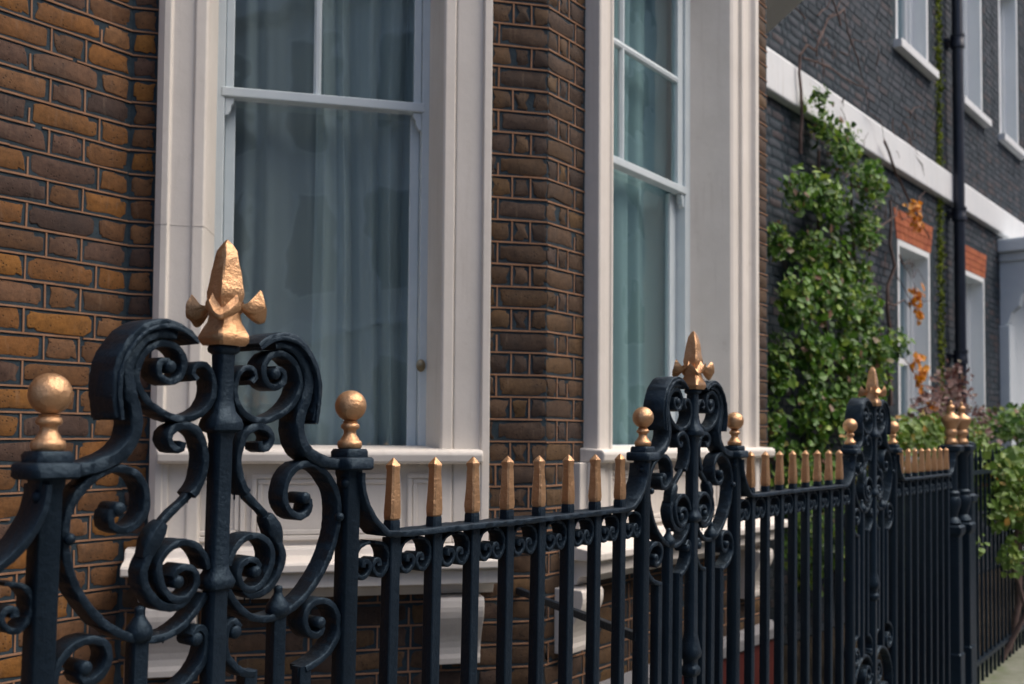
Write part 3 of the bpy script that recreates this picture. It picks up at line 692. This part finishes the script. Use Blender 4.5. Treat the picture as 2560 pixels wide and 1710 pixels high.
# ------------------------------------------------------------------ gate posts with urn finials
def gatepost(x, y, label):
    t = thing('gate_post', label, 'post', (x, y, .15), 'cast iron gate posts with gold urns')
    z = lambda v: v+OFF
    m = MB(); m.sq([(.055, 0), (.055, .10), (.048, .115), (.048, .30), (.042, .31), (.042, z(-.50)), (.050, z(-.49)), (.056, z(-.475)), (.056, z(-.45)), (.046, z(-.44))], .10)
    part('pedestal', m, IRON, t, smooth=30)
    m = MB(); m.lathe([(.040, z(-.44)), (.046, z(-.43)), (.040, z(-.415)), (.026, z(-.40)), (.034, z(-.37)), (.043, z(-.34)), (.044, z(-.31)), (.036, z(-.295)), (.040, z(-.285)), (.040, z(-.275)), (.030, z(-.265)), (.029, z(-.09)), (.036, z(-.08)), (.044, z(-.065))], 20); part('shaft', m, IRON, t, smooth=40)
    m = MB(); m.sq([(.048, z(-.065)), (.054, z(-.058)), (.054, z(-.036)), (.044, z(-.030)), (.036, z(-.026))], .16); part('cap', m, IRON, t, smooth=30)
    m = MB(); m.lathe([(.030, z(-.026)), (.034, z(-.020)), (.032, z(-.008)), (.026, z(0)), (.022, z(.012)), (.028, z(.022)), (.033, z(.034)), (.031, z(.044)), (.026, z(.052)), (.034, z(.070)), (.044, z(.088)), (.048, z(.103)), (.044, z(.116)), (.028, z(.126)), (.018, z(.134)), (.014, z(.146)), (.019, z(.156)), (.021, z(.164)), (.017, z(.174)), (.008, z(.180)), (.010, z(.190)), (.003, z(.201))], 24); part('urn_finial', m, GOLD, t, smooth=50)
gatepost(5.56, 1.27, 'cast iron gate post with gold urn ending the spiked railing')
gatepost(5.80, 1.27, 'cast iron gate post with gold urn beside the neighbour\'s climber')
t = thing('gate_post', 'plain black gate post with knob cap behind the gold urns', 'post', (6.02, 1.31, 0))
m = MB(); m.sq([(.05, 0), (.05, H-.35), (.06, H-.34), (.06, H-.31), (.045, H-.30), (.045, H-.06), (.055, H-.05), (.055, H-.02), (.03, H-.01)], .2); part('shaft', m, IRON, t, smooth=30)
m = MB(); m.lathe([(.02, H-.012), (.03, H+.01), (.028, H+.05), (.012, H+.075), (.016, H+.09), (.004, H+.11)], 16); part('knob', m, IRON, t, smooth=50)

# neighbour's railing
nr = thing('iron_railing', 'plain black area railing of thin bars tangled with the neighbour\'s climber', 'railing', (6.05, 1.30, .15))
bm_ = MB(); bm_.lathe([(.009, 0), (.009, 1.27), (.013, 1.28), (.009, 1.30), (.001, 1.37)], 6); bme = bm_.mesh('bar', 40); bme.materials.append(IRON)
for i in range(46): link('bar', bme, None, nr, (i*.115, 0, 0))
for zz in (.12, 1.20):
    m = MB(); m.box(-.05, 46*.115, -.018, .018, zz, zz+.022); part('rail', m, IRON, nr)
m = MB(); m.box(5.96, 16, 1.10, 1.46, 0, .15); tag(part('railing_plinth', m, STONE, None, bevel=.015), 'green stained stone plinth under the plain black railing', 'plinth')

# ------------------------------------------------------------------ neighbouring house
nb = thing('brick_house', 'black stained brick house with white string course and red brick window arches', 'house', (7.09, 2.9, 0))
NA = R(3); nd = (math.cos(NA), -math.sin(NA)); nn = (-math.sin(NA), -math.cos(NA))
def FN(a, o, z): return (nd[0]*a+nn[0]*o, nd[1]*a+nn[1]*o, z+H)
WINS = [(2.89, 3.88, 3.86, 6.0, 1), (4.99, 5.95, 3.86, 6.0, 1), (6.76, 7.72, 3.86, 6.0, 1), (2.89, 3.87, -.35, 1.93, 0), (5.0, 5.95, -.35, 1.93, 0)]
NL, NT = 30.0, 9.0
m = MB(); xs = sorted({-.6, NL}|{w_[0] for w_ in WINS}|{w_[1] for w_ in WINS}); 
def solid(m, a0, a1, z0, z1): m.box(a0, a1, -.25, 0, z0, z1, FN)
prev = -.9
cols = {}
edges = [-.9, 2.88, 3.88, 4.99, 5.95, 6.76, 7.72, NL]
for i in range(len(edges)-1):
    a0, a1 = edges[i], edges[i+1]; hs = sorted([(w_[2], w_[3]) for w_ in WINS if w_[0]-.02 <= a0 and w_[1]+.02 >= a1]); z = ZB
    for h0, h1 in hs: solid(m, a0, a1, z, h0); z = h1
    solid(m, a0, a1, z, NT)
nw = part('front_wall', m, SLATE_MORTAR, nb)
random.seed(11)
far = MB(); near = []
for k in range(int((NT-ZB)/.075)):
    z = ZB+k*.075; a = -.9+(0 if k % 2 else .168); i = k % 2
    if 2.56 < z+.04 < 2.90: continue
    while a < 10.5:
        wd = .215 if i % 2 else .102; ok = True
        for w0, w1, y0, y1, up in WINS:
            if a+wd > w0-.03 and a < w1+.03 and z+.07 > y0-(.1 if up else 0) and z < y1+(.31 if not up else 0): ok = False
        if ok:
            e = random.uniform(.002, .006); j = random.uniform(0, .004)
            if -.05 < a < 2.0 and 1.6 < z < 3.45 and len(near) < 300: near.append((a+wd/2, z+.0375, wd))
            else:
                b0, b1, c0, c1 = a+.005+j, a+wd+.003, z+.006, z+.069
                far.rings([[FN(b0, -.002, c0), FN(b1, -.002, c0), FN(b1, -.002, c1), FN(b0, -.002, c1)], [FN(b0+.004, e, c0+.004), FN(b1-.004, e, c0+.004), FN(b1-.004, e, c1-.004), FN(b0+.004, e, c1-.004)]])
        a += wd+.01; i += 1
o = part('brickwork', far, NBRICK, nw); o['kind'] = 'stuff'
for a, z, wd in near:
    l_ = link('brick', brickmesh(wd+.008, .074, random.randrange(4), NBRICK), None, nw, FN(a, .001, z), (0, random.choice((0, math.pi)), -NA))
# string course
m = MB()
m.rings([[FN(-.9, o_, z) for o_, z in ((-.01, 2.565), (.062, 2.565), (.070, 2.575), (.070, 2.86), (.055, 2.885), (-.01, 2.895))], [FN(10.5, o_, z) for o_, z in ((-.01, 2.565), (.062, 2.565), (.070, 2.575), (.070, 2.86), (.055, 2.885), (-.01, 2.895))]])
part('string_course', m, WHITEP, nb, bevel=.006)
def nwin(w0, w1, z0, z1, up):
    m = MB(); D = .22
    m.box(w0, w0+.05, -D, .004, z0, z1, FN); m.box(w1-.05, w1, -D, .004, z0, z1, FN); m.box(w0+.0505, w1-.0505, -D, .004, z1-.06, z1, FN)
    m.box(w0+.0505, w0+.11, -D, -D+.08, z0, z1-.0605, FN); m.box(w1-.11, w1-.0505, -D, -D+.08, z0, z1-.0605, FN)
    f = part('window', m, WHITER, nb, bevel=.004)
    m = MB(); m.box(w0-.08, w1+.10, -D, .085, z0-.085, z0-.0005, FN); part('sill', m, WHITEP, f, bevel=.006)
    m = MB(); zc = (z0+z1)/2
    for a0, a1, b0, b1 in ((w0+.1105, w0+.16, z0, z1-.06), (w1-.16, w1-.1105, z0, z1-.06), (w0+.1605, w1-.1605, zc-.03, zc+.03), (w0+.1605, w1-.1605, z0, z0+.07), ((w0+w1)/2-.012, (w0+w1)/2+.012, zc+.0305, z1-.0605)):
        m.box(a0, a1, -D, -D+.045, b0, b1, FN)
    part('sash', m, WHITEP, f)
    m = MB(); m.box(w0+.12, w1-.12, -D+.012, -D+.016, z0, z1-.05, FN); part('pane', m, GLASS, f)
    m = MB(); m.box(w0-.1, w1+.1, -D-.5, -D-.3, z0-.2, z1+.2, FN); part('blind', m, NET2, f)
    if not up:
        mb = MB(); n = 9
        for i in range(n):
            for j in range(4):
                u0, u1 = i/n, (i+1)/n; zt0, zt1 = z1+.002+j*.073, z1+.073+j*.073
                sp = lambda u, z: w0-.03-(z-z1)*.28*(1-2*u)*1.0+(w1-w0+.06)*u-(0)
                q = [(sp(u0, zt0)+.003, zt0+.003), (sp(u1, zt0)-.003, zt0+.003), (sp(u1, zt1)-.003, zt1-.003), (sp(u0, zt1)+.003, zt1-.003)]
                mb.rings([[FN(a, -.02, z) for a, z in q], [FN(a, .006, z) for a, z in q]])
        part('brick_arch', mb, REDBRICK, f)
for w_ in WINS: nwin(*w_)
# porch at the far end
m = MB(); m.box(6.55, 9.2, .0, .75, 2.33, 2.50, FN); m.box(6.62, 9.15, .0, .66, 2.22, 2.3295, FN); pr = part('porch_hood', m, PORCHP, nb, bevel=.02)
q = MB(); cpf = [(.0, 2.2195), (.55, 2.2195), (.56, 2.12), (.46, 2.05), (.34, 1.95), (.26, 1.80), (.22, 1.66), (.14, 1.58), (.10, 1.45), (0, 1.42)]
q.rings([[FN(6.66, o_, z) for o_, z in cpf], [FN(6.82, o_, z) for o_, z in cpf]]); part('console', q, PORCHP, pr, bevel=.01)
q = MB(); q.box(6.62, 6.90, 0, .12, ZB, 1.4195, FN); part('pilaster', q, PORCHP, pr, bevel=.01)
q = MB(); q.box(6.95, 8.9, .004, .03, ZB, 2.2, FN); part('door_panel', q, PORCHP, pr)
# rainwater pipe and the moss beside it
dp = thing('rainwater_pipe', 'blue black cast iron rainwater pipe with collars on the dark brick wall', 'pipe', (7.09, 2.9, 0))
px, po = 4.52, .12; c = FN(px, po, 0)
m = MB(); m.lathe([(.058, 0), (.058, NT+H)], 20, (c[0], c[1], 0)); part('shaft', m, PIPE, dp, smooth=40)
for zz in (4.35, 2.45, .9):
    m = MB(); m.lathe([(.0585, -.09), (.074, -.085), (.074, -.03), (.070, -.02), (.070, .03), (.076, .035), (.076, .06), (.0585, .062)], 20, (c[0], c[1], zz+H)); part('collar', m, PIPE, dp, smooth=35)
    m = MB(); m.box(px-.10, px+.10, .004, .05, zz-.02, zz+.02, FN); part('clip', m, PIPE, dp)
m = MB(); random.seed(3)
for i in range(6000):
    z = random.uniform(-1, NT); a = 4.20+random.gauss(0, .055); s_ = random.uniform(.01, .03)
    p = Vector(FN(a, .006+random.uniform(0, .015), z)); d1 = Vector((random.uniform(-1, 1), random.uniform(-.4, .2), random.uniform(-1, 1))).normalized()*s_; d2 = Vector((random.uniform(-1, 1), random.uniform(-.6, 0), random.uniform(-1, 1))).normalized()*s_
    m.add([p, p+d1, p+d1+d2, p+d2], [(0, 1, 2, 3)])
o = part('moss', m, MOSS, nb); o['kind'] = 'stuff'

# ------------------------------------------------------------------ plants
def leaf(mb, p, size, nrm, rnd):
    n = (nrm+Vector((rnd.gauss(0, .55), rnd.gauss(0, .55), rnd.gauss(0, .45)))).normalized()
    a = n.orthogonal().normalized(); a.rotate(Matrix.Rotation(rnd.uniform(0, 6.28), 3, n)); b = n.cross(a)
    k_ = rnd.choice((.55, .75, 1, 1, 1.25, 1.5)); L, W = size*k_*rnd.uniform(.8, 1.2), size*k_*rnd.uniform(.35, .52); f = n*size*.12
    v = [p-a*L*.5, p-a*L*.12+b*W+f, p+a*L*.22+b*W*.7+f*.8, p+a*L*.55, p+a*L*.22-b*W*.7+f*.8, p-a*L*.12-b*W+f]
    mb.add(v, [(0, 3, 2, 1), (0, 5, 4, 3)])
def plant(name, label, cat, base, clumps, nleaf, size, mat, seed, stems=(), nrm=(0, -1, .45), extra=None):
    rnd = random.Random(seed); t = thing(name, label, cat, base); B = Vector(base); mb = MB(); N_ = Vector(nrm).normalized()
    tot = sum(c[3]*c[4]*c[5] for c in clumps)
    for cx_, cy_, cz_, rx, ry, rz in clumps:
        for i in range(int(nleaf*rx*ry*rz/tot)):
            while True:
                q = Vector((rnd.uniform(-1, 1), rnd.uniform(-1, 1), rnd.uniform(-1, 1)))
                if q.length < 1: break
            q = q*(.55+.45*rnd.random())
            leaf(mb, Vector((cx_+q.x*rx, cy_+q.y*ry, cz_+q.z*rz))-B, size, N_, rnd)
    part('foliage', mb, mat, t)
    for pts, r0, r1 in stems:
        m = MB(); m.tube([tuple(Vector(p)-B) for p in pts], r0, r1); part('stem', m, BARK, t, smooth=60)
    return t
def W(a, o, z): p = FN(a, o, z); return (p[0]+7.09, p[1]+2.9, p[2])
def wander(p, q, n, amp, rnd):
    p, q = Vector(p), Vector(q); out = []
    for i in range(n+1):
        u = i/n; e = amp*math.sin(u*math.pi)
        out.append(tuple(p.lerp(q, u)+Vector((rnd.uniform(-e, e), rnd.uniform(-e, e)*.3, rnd.uniform(-e, e)))))
    return out
rnd = random.Random(4)
cl = []
def clump(a, o, z, ra, ro_, rz): p = W(a, o, z); cl.append((p[0], p[1], p[2], ra, ro_, rz))
for a, z, ra, rz in [(.55, 2.62, .14, .16), (1.15, 2.42, .22, .2), (1.45, 2.2, .22, .2), (1.6, 1.75, .2, .25), (.75, 2.45, .18, .18), (.95, 2.25, .26, .2), (1.2, 2.05, .25, .22), (-.15, 1.75, .22, .2), (.25, 1.85, .25, .18), (.75, 1.85, .32, .25), (1.2, 1.72, .25, .25), (-.3, 1.38, .2, .2), (.9, 1.45, .35, .25), (.4, 1.42, .3, .25), (1.35, 1.35, .22, .22),
        (-.3, .95, .22, .3), (.15, 1.05, .3, .3), (.65, 1.05, .35, .3), (1.1, 1.05, .3, .28), (1.5, 1.0, .22, .22), (-.3, .5, .25, .3), (.2, .6, .35, .3), (.8, .65, .4, .3), (1.35, .7, .32, .28), (1.75, .78, .16, .2), (-.3, .1, .25, .25), (.15, .2, .35, .3), (.7, .25, .4, .3), (1.3, .33, .35, .28), (1.75, .45, .2, .22), (-.1, -.3, .4, .35), (.6, -.3, .45, .35), (1.3, -.2, .4, .35), (-.1, -.8, .4, .4), (.7, -.8, .4, .35), (1.4, -.8, .4, .4)]:
    clump(a, .14+rnd.uniform(0, .24), z, ra, .16, rz)
st = [(wander(W(.9, .1, -1.5), W(.8, .08, 2.3), 10, .12, rnd), .03, .012), (wander(W(1.5, .1, -1.5), W(1.5, .08, 2.2), 10, .15, rnd), .025, .01),
      (wander(W(.45, .08, 2.2), W(.4, .1, 2.95), 5, .04, rnd), .014, .010), (wander(W(.4, .1, 2.95), W(1.25, .12, 3.6), 7, .08, rnd), .011, .007), (wander(W(.45, .1, 2.95), W(1.45, .25, 2.95), 5, .05, rnd), .008, .005),
      (wander(W(1.25, .12, 3.6), W(2.2, .12, 2.7), 7, .1, rnd), .007, .004), (wander(W(2.2, .12, 2.7), W(3.4, .15, 2.0), 8, .12, rnd), .012, .006), (wander(W(1.5, .2, 1.6), W(3.3, .14, 2.45), 8, .14, rnd), .008, .003),
      (wander(W(1.1, .15, 3.4), W(.8, .15, 3.85), 5, .05, rnd), .008, .004), (wander(W(2.0, .2, 1.2), W(3.2, .2, 1.35), 6, .08, rnd), .008, .003), (wander(W(2.3, .12, .3), W(2.4, .1, 2.2), 9, .10, rnd), .022, .010)]
for i in range(34):
    a = rnd.uniform(.6, 3.2); z = rnd.uniform(1.5, 3.6); st.append((wander(W(a, .05, z), W(a+rnd.uniform(-.4, .7), .09, z+rnd.uniform(-.5, .5)), 6, .08, rnd), .006, .0015))
plant('climbing_ivy', 'tall dark green climber with bare russet twigs covering the black brick wall', 'climber', W(1.0, .1, -H), cl, 10500, .050, LEAF, 8, st)
def spray(a, z, o, ra, rz, n, lab, seed):
    p = W(a, o, z); rr = random.Random(seed)
    plant('autumn_spray', lab, 'leaves', p, [(p[0], p[1], p[2], ra, .08, rz), (p[0]+ra*.5, p[1], p[2]-rz, ra*.7, .06, rz*.6)], n, .06, LEAFO, seed, [(wander((p[0]-.35, p[1]+.1, p[2]+.2), (p[0]+.1, p[1], p[2]-rz), 4, .05, rr), .005, .003)])
spray(2.60, 2.12, .25, .20, .14, 60, 'drooping orange leaf spray over the first red brick arch', 31)
spray(2.65, 1.30, .25, .12, .16, 45, 'small orange leaf spray halfway up the white window reveal', 32)
spray(2.55, .62, .3, .18, .20, 70, 'orange leaf cluster at the climber\'s lower edge, beside the window', 33)
spray(2.45, .15, .45, .18, .22, 90, 'yellowing leaf cluster rising just above the bright green hedge', 34)
# bushes in the neighbour's front garden
plant('hedge_bush', 'bright green leafy bush behind the spiked railing by the gate posts', 'bush', (6.9, 2.0, 0), [(6.7, 2.0, H+.0, .45, .25, .22), (7.3, 1.9, H+.03, .45, .25, .20), (7.9, 1.9, H+.02, .45, .25, .2), (8.6, 1.9, H+.02, .5, .25, .2), (7.0, 2.0, H-.5, .6, .3, .5), (7.2, 2.0, H-1.1, .6, .3, .4)], 4200, .045, LEAF2, 41, [([(6.9, 2.0, 0), (6.95, 2.0, H-.3)], .02, .01)], (-.3, -.6, .7))
plant('russet_shrub', 'russet pink shrub behind the gold urns at the rainwater pipe\'s foot', 'shrub', (9.6, 2.3, 0), [(9.4, 2.3, H+.25, .35, .25, .3), (9.9, 2.25, H+.45, .35, .25, .35), (10.3, 2.2, H+.1, .45, .3, .4), (9.7, 2.3, H-.3, .6, .3, .5)], 1300, .045, LEAFP, 42, [([(9.6, 2.3, 0), (9.7, 2.3, H+.3)], .025, .01), ([(9.6, 2.3, 0), (10.2, 2.25, H+.2)], .02, .008)], (-.5, -.5, .6))
ovs = [([(7.3, 1.34, .1), (7.25, 1.25, .5), (7.45, 1.28, .9), (7.3, 1.2, 1.3)], .022, .012), ([(7.0, 1.34, .1), (7.2, 1.2, .45), (7.0, 1.25, .8), (7.25, 1.2, 1.25)], .018, .01), ([(7.9, 1.34, .1), (7.7, 1.2, .5), (8.0, 1.22, .9), (7.7, 1.2, 1.35)], .02, .01)]
plant('overhanging_climber', 'yellow green climber with orange flecks spilling over the plain railing', 'climber', (7.3, 1.34, .15), [(6.55, 1.38, H-.12, .25, .16, .14), (6.9, 1.32, H-.2, .35, .2, .2), (7.3, 1.28, H-.28, .35, .22, .25), (6.75, 1.26, H-.42, .25, .15, .2), (7.5, 1.25, H-.5, .3, .18, .25), (7.1, 1.18, H-.35, .4, .2, .25), (7.7, 1.18, H-.6, .35, .2, .2), (7.9, 1.25, H-.3, .5, .2, .3), (6.3, 1.33, H-.62, .10, .1, .12), (6.9, 1.22, H-.72, .2, .12, .14), (8.5, 1.3, H-.3, .5, .2, .3)], 4600, .045, LEAF2, 43, ovs, (-.5, -.6, .5))
plant('garden_bush', 'dark green bush below the pale porch', 'bush', (11.5, 2.0, 0), [(11.3, 2.0, H+.15, .5, .4, .25), (12.0, 1.9, H+.2, .6, .4, .25), (11.6, 1.95, H-.4, .8, .4, .5)], 2600, .055, LEAF, 44, [([(11.5, 2.0, 0), (11.6, 2.0, H)], .03, .01)], (-.6, -.5, .6))

# ------------------------------------------------------------------ the terrace across the street, seen in the window glass
tc = thing('terrace_house', 'pale rendered terrace across the street, seen only as a reflection in the window glass', 'house', (12, -14, 0))
m = MB(); m.box(-32, 16, -6, 0, 0, 12.5); part('wall', m, OPPB, tc)
m = MB(); m.box(-32, 16, .001, .22, 3.9, 4.25); part('string_course', m, WHITEP, tc, bevel=.02)
m = MB(); m.box(-32, 16, .001, .45, 11.9, 12.4); part('cornice', m, WHITEP, tc, bevel=.02)
wm = MB(); wm.box(-.72, .72, .0, .06, 0, 2.4); wme = wm.mesh('window'); wme.materials.append(WHITEP)
pm_ = MB(); pm_.box(-.58, .58, .061, .066, .12, 2.28); pme = pm_.mesh('pane'); pme.materials.append(PIPE)
for i in range(-12, 6):
    for zz in (.9, 4.9, 8.6):
        o = link('window', wme, None, tc, (i*2.5, .001, zz)); link('pane', pme, None, o)
bk = thing('mansion_block', 'tall pale rendered block far along the street, seen only reflected in the front bay window', 'building', (45, -14, 0))
m = MB(); m.box(-17, 35, .5, 8, 0, 24); m.v = [(x, y-6.6, z) for x, y, z in m.v]; part('wall', m, OPPB, bk)
for i in range(-5, 11):
    for zz in (1, 4.6, 8.2, 11.8, 15.4, 19):
        o = link('window', wme, None, bk, (i*3.0, 1.402, zz)); link('pane', pme, None, o)
